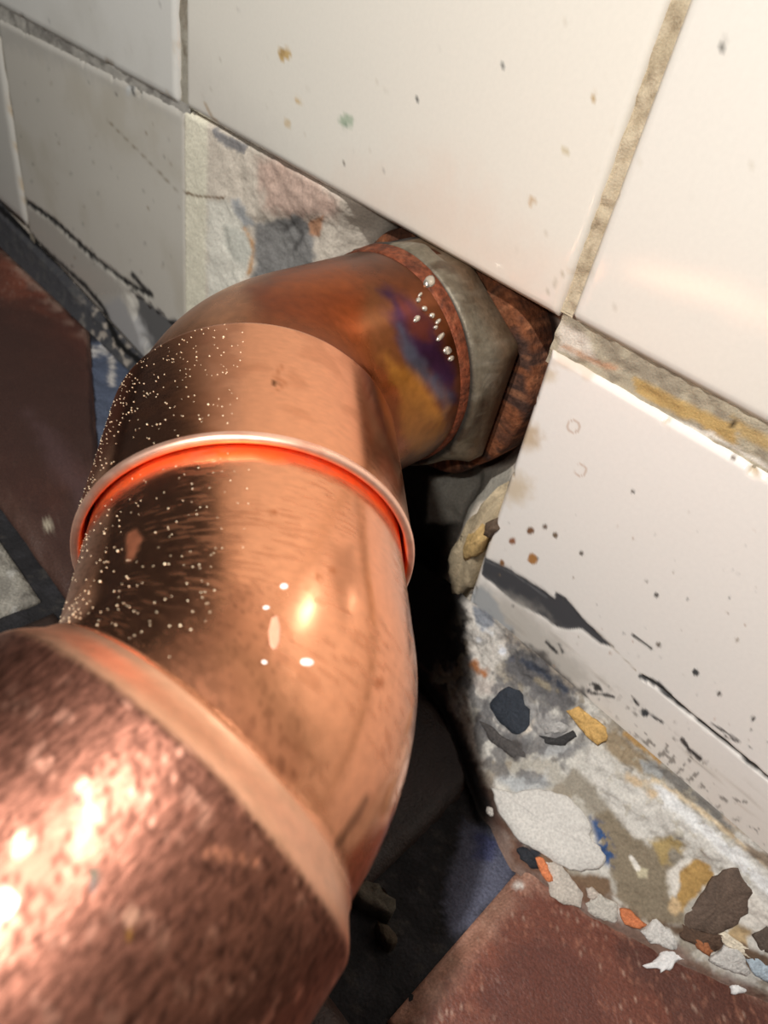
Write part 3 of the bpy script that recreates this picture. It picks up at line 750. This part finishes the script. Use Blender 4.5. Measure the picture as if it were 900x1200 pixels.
# cut edge of the socket: rounded lip turning into the gap
k = ST['rim']
sR = np.array([k-.0012, k-.0004, k, k+.0004, k+.0004, k, k-.003, k-.012])
rR = np.array([RS, RS+.0002, RS+.0001, RS-.0002, RS-.0010, RS-.0014, RS-.0015, RS-.0016])
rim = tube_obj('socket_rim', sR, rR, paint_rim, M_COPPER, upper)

def paint_ring(P, s, uv):
    pt = Paint(P, (126, 66, 42), .6, .35); pt.mottle(350, .5, .66, (92, 50, 34), .8); pt.mottle(900, .6, .7, (70, 40, 28), .7); pt.mottle(500, .62, .72, (160, 96, 66), .4); return pt
k = ST['lip']
sR = np.array([k-.0040, k-.0015, k-.0002, k+.0030, k+.0042, k+.0047])
rR = np.array([R0+.0010, R0+.0010, R0+.0008, R0+.0005, R0+.0003, R0-.0002])
ring = tube_obj('scorched_collar', sR, rR, paint_ring, M_RUST, upper, 160)
ring['label'] = 'rust-brown scorched collar against the nut'

def paint_lower(P, s, uv):
    pt = Paint(P, COP, .15, 1.0)
    S = np.broadcast_to(s[:, None], P.shape[:2]); Q = pt.px
    band = sstep(-.0004, .0004, S-ST['band'])
    # orange glow reflected in the gap, painted where the spigot enters the socket
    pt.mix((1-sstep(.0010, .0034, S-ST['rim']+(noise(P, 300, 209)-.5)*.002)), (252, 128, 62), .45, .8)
    scr = noise(np.stack([uv[..., 0]*3600, uv[..., 1]*420+uv[..., 0]*1500, 0*uv[..., 0]], -1), 1.0, 221, 3)
    pt.mix(sstep(.5, .68, scr)*sstep(.38, .6, noise(P, 110, 223))*(1-band)*.6, (214, 142, 104), .42)
    # dark tarnish and painted-in dark reflection, denser on the flank that faces left
    n = noise(P, 90, 211, 4); n2 = noise(P, 1800, 213, 2)
    left = 1-sstep(230, 330, Q[..., 0]-.45*(Q[..., 1]-640))
    pt.mix(sstep(.42, .62, n)*left*(1-band)*.55, (150, 92, 66), .34)
    pt.mix(sstep(.5, .72, n2)*sstep(.35, .6, n)*left*(1-band)*.55, (120, 72, 50), .4)
    pt.poly([(275, 740), (330, 790), (380, 860), (370, 900), (300, 830), (255, 770)], (150, 104, 74), 26, 16, a=.5, rough=.32)
    pt.poly([(388, 640), (415, 640), (420, 700), (402, 740), (392, 690)], (150, 96, 66), 9, 6, a=.5)
    pt.line([(395, 990), (415, 960), (430, 935)], 8, (110, 74, 54), 4, 4, a=.7)
    for x, y, r_ in ((390, 668, 4), (372, 675, 5), (445, 800, 6), (362, 690, 3), (320, 600, 3)):
        pt.spot(x, y, r_, (190, 112, 70), 2, 3, .7)
    pt.poly([(148, 625), (160, 620), (168, 632), (158, 655), (148, 660)], (222, 140, 104), 3, 4, a=.9, rough=.5)
    pt.mix(sstep(.0, .0006, S-ST['band'])*(1-sstep(.0056, .007, S-ST['band'])), (250, 190, 156), .32)  # flare coloured paler, painting in the white wall's reflection
    # the matt, pitted socket beyond the flare
    mat = sstep(.0048, .0062, S-ST['band']+(n-.5)*.0012)
    pt.mix(mat, (158, 106, 88), .33)
    pt.mix(mat*sstep(.48, .66, n)*.7, (100, 66, 54), .40)
    pt.mix(mat*sstep(.54, .68, n2)*.7, (70, 44, 36), .46)
    pt.mix(mat*sstep(.66, .74, noise(P, 500, 215))*.7, (220, 160, 136), .30)
    pt.spot(108, 1024, 7, (60, 76, 66), 3, 6, .9); pt.spot(112, 1036, 5, (70, 96, 98), 3, 4, .7)
    pt.spot(4, 1062, 12, (110, 200, 196), 6, 8, .9); pt.spot(156, 1074, 9, (246, 190, 160), 4, 6, .8); pt.spot(156, 1094, 5, (196, 140, 60), 3, 4, .8)
    pt.spot(90, 938, 3, (150, 200, 190), 2, 2, .8)
    pt.line([(245, 998), (270, 1002), (300, 1010)], 6, (236, 160, 126), 3, 4, a=.8)
    return pt
sB = np.r_[np.linspace(ST['rim']-.010, ST['band']-.0006, 120), np.linspace(ST['band']-.0004, ST['band']+.0070, 26), np.linspace(ST['band']+.0076, ST['end'], 80)]
rB = RL+.0005*sstep(-.0004, .0004, sB-ST['band'])+(RB-RL-.0005)*sstep(.0, .0060, sB-ST['band'])
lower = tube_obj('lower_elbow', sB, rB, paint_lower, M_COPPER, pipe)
mi = np.zeros(len(lower.data.polygons), np.int32); row = np.arange(len(mi))//(300-1)
lower.data.materials.append(M_MATTE); mi[sB[row] > ST['band']+.0055] = 1
lower.data.polygons.foreach_set('material_index', mi)
def paint_run(P, s, uv): return Paint(P, (205, 140, 110), .4, 1.0)
sC = np.linspace(ST['end']-.01, ST['far'], 20)
tube_obj('straight_length', sC, np.full(20, .0272), paint_run, M_MATTE, pipe, 64)

# points on the pipe for a photo position
AXP, AXR = PC, np.where(PS < ST['seam'], R0, np.where(PS < ST['rim'], RS, np.where(PS < ST['band']+.012, RL, RB)))
def on_pipe(px_):
    v = rays(px_); t = np.full(len(v), .03)
    for i in range(60):
        p = CAM+v*t[:, None]
        dd = np.linalg.norm(p[:, None]-AXP[None], axis=2)-AXR[None]
        t = t+np.clip(dd.min(1), -.002, .05)*.9
    return CAM+v*t[:, None]
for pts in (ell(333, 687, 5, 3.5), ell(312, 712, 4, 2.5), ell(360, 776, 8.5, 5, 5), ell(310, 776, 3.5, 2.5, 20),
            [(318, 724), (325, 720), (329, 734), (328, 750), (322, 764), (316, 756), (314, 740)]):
    o = blob('glint_speck', pts, on_pipe, .00011, (238, 226, 216) if len(pts) > 8 else (206, 146, 118), M_SOLDER, lower, 'dome', .35, .05, .04, n=12, sink=.0002)  # raised pale specks standing in for lamp highlights on the elbow
# solder runs on the scorched end
for x, y, a_, b_ in ((503, 331, 7, 7), (490, 352, 3, 2.5), (497, 362, 4, 2.5), (506, 370, 3.5, 3), (513, 377, 2.5, 4), (516, 395, 3, 7), (524, 411, 5, 5), (488, 374, 3.5, 5), (510, 384, 2.5, 2.5), (492, 346, 2, 3), (528, 420, 3, 4)):
    o = blob('solder_drop', ell(x, y, a_, b_, 40, 10), on_pipe, .0011 if a_ > 5 else .0006, (214, 206, 192), M_SOLDER, upper, 'dome', .28, .08, .05, n=10, met=.8, sink=.0006)

# fine dust caught on the polished copper: too many to count
def dust(name, s0, s1, n, seed, parent, t0, t1, size=(.00009, .00022)):
    R = np.random.default_rng(seed); V = []; Fc = []; 
    s = R.uniform(s0, s1, n); th = R.uniform(t0, t1, n)
    c, d_ = at_s(s); e1 = np.cross(d_, UPV); e1 /= np.linalg.norm(e1, axis=1)[:, None]; e2 = np.cross(e1, d_)
    nr = np.cos(th)[:, None]*e1+np.sin(th)[:, None]*e2
    rad_ = np.interp(s, PS, AXR)
    O = c+nr*rad_[:, None]
    k_ = 0
    for i in range(n):
        z = nr[i]; x = d_[i]; y = np.cross(z, x); r_ = R.uniform(*size)*(1.6 if R.random() < .08 else 1)
        for q in (x*r_, y*r_, -x*r_, -y*r_): V.append(O[i]+q)
        V.append(O[i]+z*r_*1.1)
        Fc += [(k_, k_+1, k_+4), (k_+1, k_+2, k_+4), (k_+2, k_+3, k_+4), (k_+3, k_, k_+4)]; k_ += 5
    col = np.tile(np.r_[lin((245, 225, 190)), .5], (len(V), 1))
    o = mesh_obj(name, V, Fc, col, np.zeros(len(V)), M_SOLDER, parent); o['kind'] = 'stuff'; return o
dust('dust_specks', ST['seam']+.002, ST['rim']-.0015, 430, 5, upper, -.3, 1.45, (.00006, .00014))
dust('dust_specks', ST['rim']+.001, ST['band']-.001, 330, 6, lower, -.3, 1.55, (.00006, .00013))

# ------------------------------------------------------------------ fitting in the wall: rusty flange and hexagon nut
fit = thing('wall_fitting', 'rusty flange and grey hexagon nut in the broken hole behind the pipe', 'pipe fitting', (AX, 0, AZ))
def lathe_y(name, prof, nth, mat, parent, painter, shape=None, cap=None, dz=0.0):
    th = np.linspace(0, 2*np.pi, nth, endpoint=False)
    V = []
    for y, r_ in prof:
        rr = np.full(nth, r_) if shape is None else shape(th, r_)
        V.append(np.stack([AX+rr*np.cos(th), np.full(nth, y), AZ+rr*np.sin(th)], -1))
    P = np.array(V)
    P[..., 2] += dz
    if cap is not None: P[..., 2] = np.where(P[..., 1] > -.0030, np.minimum(P[..., 2], AZ+dz+cap-.0018), P[..., 2])
    pt = painter(P)
    Fc = []
    n = len(prof)
    for i in range(n-1):
        for j in range(nth):
            Fc.append((i*nth+j, (i+1)*nth+j, (i+1)*nth+(j+1) % nth, i*nth+(j+1) % nth))
    return mesh_obj(name, P.reshape(-1, 3), Fc, pt.c.reshape(-1, 4), pt.m.ravel(), mat, parent)
def paint_flange(P):
    pt = Paint(P, (88, 54, 38), .9); pt.mottle(160, .45, .6, (122, 72, 44), .9, seed=301); pt.mottle(260, .52, .64, (58, 42, 36), .9, seed=303); pt.mottle(600, .6, .72, (168, 112, 78), .5, seed=305); return pt
def wob_r(th, r_): return r_*(1+.012*np.sin(5*th+1)+.010*np.sin(11*th))
flange = lathe_y('flange', [(.0165, .0348), (.0070, .0350), (.0054, .0343), (.0050, .0325), (.0048, .020)], 220, M_RUST, fit, paint_flange, wob_r)
flange['label'] = 'brown rusty iron flange'
HEX0 = math.radians(29)
def hexr(th):
    a_ = (th-HEX0+math.pi/6) % (math.pi/3)-math.pi/6          # angle from the nearest corner
    return np.minimum(math.cos(math.pi/6)/np.cos(math.pi/6-np.abs(a_)), .985)
def paint_nut(P):
    pt = Paint(P, (124, 114, 97), .45, .45); pt.mottle(120, .45, .6, (96, 84, 68), .8, seed=311); pt.mottle(300, .55, .68, (150, 142, 126), .6, seed=313); pt.mottle(200, .56, .68, (78, 60, 44), .8, seed=315)
    pt.mix(sstep(-.0040, -.0026, P[..., 1])*.7, (104, 80, 58), .6)
    pt.mix(sstep(-.0098, -.0104, P[..., 1])*.9, (46, 42, 38), .7)
    up = P[..., 0] < AX-.008
    pt.mix(up*sstep(.018, .024, P[..., 2]-AZ)*.85, (40, 40, 42), .5)  # shade of the upper-left facet painted into the colour
    return pt
NUT = [(.0026, .0285, 0), (.0028, .0330, 1), (.0018, .0340, 1), (-.0020, .0340, 1), (-.0028, .0335, .95), (-.0060, .0312, .45), (-.0085, .0300, .08), (-.0098, .0294, 0), (-.0104, .0286, 0), (-.0104, .024, 0)]
_h6 = iter([q[2] for q in NUT])
def nut_shape(th, r_):
    k_ = next(_h6); return r_*(1-k_+k_*hexr(th))
nut = lathe_y('hexagon_nut', [q[:2] for q in NUT], 240, M_BRASS, fit, paint_nut, nut_shape, cap=.0302, dz=.0018)
nut['label'] = 'dull grey hexagon nut'
for o in (flange, nut):
    pass

# ------------------------------------------------------------------ mortar and stones bedded in the broken wall and skirting
def hit_w(y): return lambda q: on_wall(q, y)
blob('mortar_lump', [(592, 572), (566, 588), (545, 612), (533, 640), (528, 672), (537, 702), (556, 692), (572, 655), (588, 610)], hit_w(.004), .0052, (176, 160, 132), M_PLASTER, wall, 'dome', .9, .25, .18, n=26, sink=.008)
blob('mortar_lump', [(552, 622), (566, 612), (572, 626), (560, 650), (548, 655), (545, 640)], hit_w(-.0005), .0022, (190, 160, 108), M_PLASTER, wall, 'dome', .9, .2, .15, n=18, sink=.004)
blob('mortar_lump', [(570, 612), (582, 606), (586, 618), (576, 630), (568, 626)], hit_w(-.0002), .0015, (96, 80, 66), M_PLASTER, wall, 'dome', .9, .2, .15, n=14, sink=.004)

S_ = on_skirt
def bedded(name, pts, h, col, mat=M_CHIP, prof='flake', n=26, var=.12, wob=.12, rough=.8):
    return blob(name, pts, S_, h, col, mat, skirt, prof, rough, wob, var, n=n, sink=.0008)
bedded('stone', [(574, 824), (584, 812), (596, 806), (610, 812), (620, 830), (622, 846), (612, 858), (602, 862), (590, 852), (578, 840)], .0010, (50, 55, 63))
bedded('stone', [(563, 846), (575, 850), (590, 864), (612, 872), (616, 886), (604, 889), (590, 880), (570, 866)], .0012, (80, 76, 74), prof='dome')
bedded('stone', [(632, 862), (650, 866), (672, 856), (678, 862), (660, 874), (640, 873)], .0010, (58, 57, 57), prof='dome', n=18)
bedded('stone', [(630, 848), (650, 838), (668, 850), (662, 860), (640, 860)], .0010, (170, 167, 163), prof='dome', n=18)
bedded('stone', [(665, 833), (677, 826), (700, 843), (714, 854), (712, 866), (702, 872), (688, 861)], .0016, (204, 164, 100), prof='slab', wob=.06)
bedded('plaster_patch', [(577, 924), (603, 929), (632, 925), (650, 929), (664, 932), (681, 949), (694, 969), (690, 982), (703, 992), (714, 1007), (700, 1019), (676, 1022), (654, 1013), (630, 997), (608, 986), (598, 971), (583, 949)], .0019, (208, 204, 197), M_PLASTER, 'flake', 54, .015, .04, .75)
bedded('stone', [(802, 1072), (818, 1050), (832, 1030), (850, 1018), (862, 1020), (880, 1042), (876, 1060), (868, 1078), (852, 1090), (830, 1094), (806, 1088)], .0009, (98, 82, 71), n=30)
bedded('stone', [(800, 1082), (826, 1092), (846, 1094), (846, 1104), (834, 1114), (812, 1104), (796, 1096)], .0012, (88, 68, 55), n=24)
bedded('stone', [(879, 1093), (898, 1087), (912, 1096), (912, 1118), (892, 1113)], .0011, (92, 80, 71), n=20)
bedded('brick_fragment', [(812, 1096), (826, 1099), (838, 1114), (830, 1120), (816, 1110)], .0016, (158, 100, 66), prof='dome', n=16)
bedded('stone', [(686, 1040), (694, 1038), (702, 1048), (698, 1056), (688, 1052)], .0016, (190, 178, 166), prof='dome', n=14)
bedded('stone', [(570, 944), (578, 946), (580, 956), (574, 958), (569, 952)], .0012, (206, 200, 192), prof='dome', n=12)

# loose flakes and shards lying along the edge of the red tile
def loose(name, pts, h, col, label, cat, prof='flake', mat=M_CHIP, group='flakes and shards along the tile edge', n=26):
    o = blob(name, pts, S_, h, col, mat, None, prof, .75, .14, .07, n=n, sink=.0006)
    o['label'] = label; o['category'] = cat; o['group'] = group; o['kind'] = 'thing'
    return o
loose('plaster_flake', [(636, 1008), (654, 1010), (668, 1028), (683, 1050), (678, 1062), (660, 1060), (644, 1048), (642, 1030)], .0010, (188, 179, 168), 'long grey plaster flake beside the thin orange shard', 'flake')
loose('brick_shard', [(627, 1005), (636, 1004), (649, 1030), (641, 1035), (632, 1020)], .0018, (214, 128, 84), 'thin orange brick shard nearest the slate-blue joint', 'shard', n=16)
loose('slate_shard', [(604, 994), (616, 992), (628, 1004), (634, 1016), (624, 1018), (610, 1006)], .0012, (40, 42, 48), 'black slate shard below the big white plaster patch', 'shard', n=18)
loose('plaster_flake', [(686, 1058), (700, 1047), (724, 1058), (724, 1082), (704, 1077), (690, 1070)], .0010, (186, 180, 170), 'grey plaster flake just left of the orange and black shard', 'flake')
loose('brick_shard', [(724, 1063), (738, 1065), (756, 1082), (748, 1087), (730, 1080)], .0016, (202, 122, 80), 'orange brick shard between two grey flakes on the tile edge', 'shard', n=18)
loose('plaster_flake', [(750, 1090), (768, 1076), (784, 1087), (792, 1103), (794, 1114), (776, 1108), (756, 1100)], .0012, (202, 198, 192), 'pale grey plaster flake behind the white splash on red tile', 'flake')
loose('plaster_flake', [(830, 1124), (850, 1106), (868, 1112), (878, 1128), (880, 1140), (862, 1138), (846, 1132)], .0012, (196, 192, 186), 'pale grey flake in front of the square brown stone', 'flake')
loose('paint_flake', [(871, 1120), (881, 1117), (902, 1130), (908, 1150), (890, 1144), (877, 1134)], .0014, (172, 186, 196), 'pale blue paint flake near the right end of the rubble', 'flake', n=18)
loose('paint_flake', [(839, 1090), (850, 1091), (872, 1106), (890, 1118), (884, 1122), (864, 1113), (846, 1104)], .0010, (220, 208, 186), 'narrow cream paint flake below the square brown stone', 'flake', n=20)
# splashes of white on the red tile
def on_red(q): return on_floor(q, .0006)
blob('plaster_splash', [(760, 1130), (772, 1124), (780, 1112), (790, 1106), (804, 1112), (818, 1120), (814, 1130), (802, 1126), (790, 1128), (786, 1138), (772, 1142)], on_red, .0012, (224, 222, 220), M_PLASTER, redR, 'dome', .8, .25, .04, n=34)
blob('plaster_splash', [(866, 1130), (880, 1138), (888, 1144), (876, 1148), (866, 1144)], on_red, .0014, (224, 222, 220), M_PLASTER, redR, 'dome', .8, .25, .04, n=20)
blob('plaster_splash', [(852, 1156), (862, 1153), (866, 1158), (871, 1150), (876, 1154), (874, 1162), (858, 1166)], on_red, .0012, (226, 224, 222), M_PLASTER, redR, 'dome', .8, .2, .04, n=22)
# broken bits on the shaded floor
blob('stone', [(408, 1040), (430, 1036), (450, 1050), (462, 1068), (452, 1078), (436, 1070), (416, 1058)], lambda q: on_floor(q, -.001), .004, (86, 80, 70), M_CHIP, floor, 'slab', .85, .15, .12, n=16, sink=.003)
blob('stone', [(440, 1084), (456, 1090), (466, 1106), (456, 1112), (444, 1100)], lambda q: on_floor(q, -.001), .003, (70, 60, 48), M_CHIP, floor, 'slab', .85, .15, .12, n=12, sink=.003)

# children of the two empties keep their place
for root in (pipe, fit):
    for o in bpy.data.objects:
        if o.parent is root: o.matrix_parent_inverse = Matrix.Translation(-Vector(root.location))
bpy.data.objects.remove(ROOT)
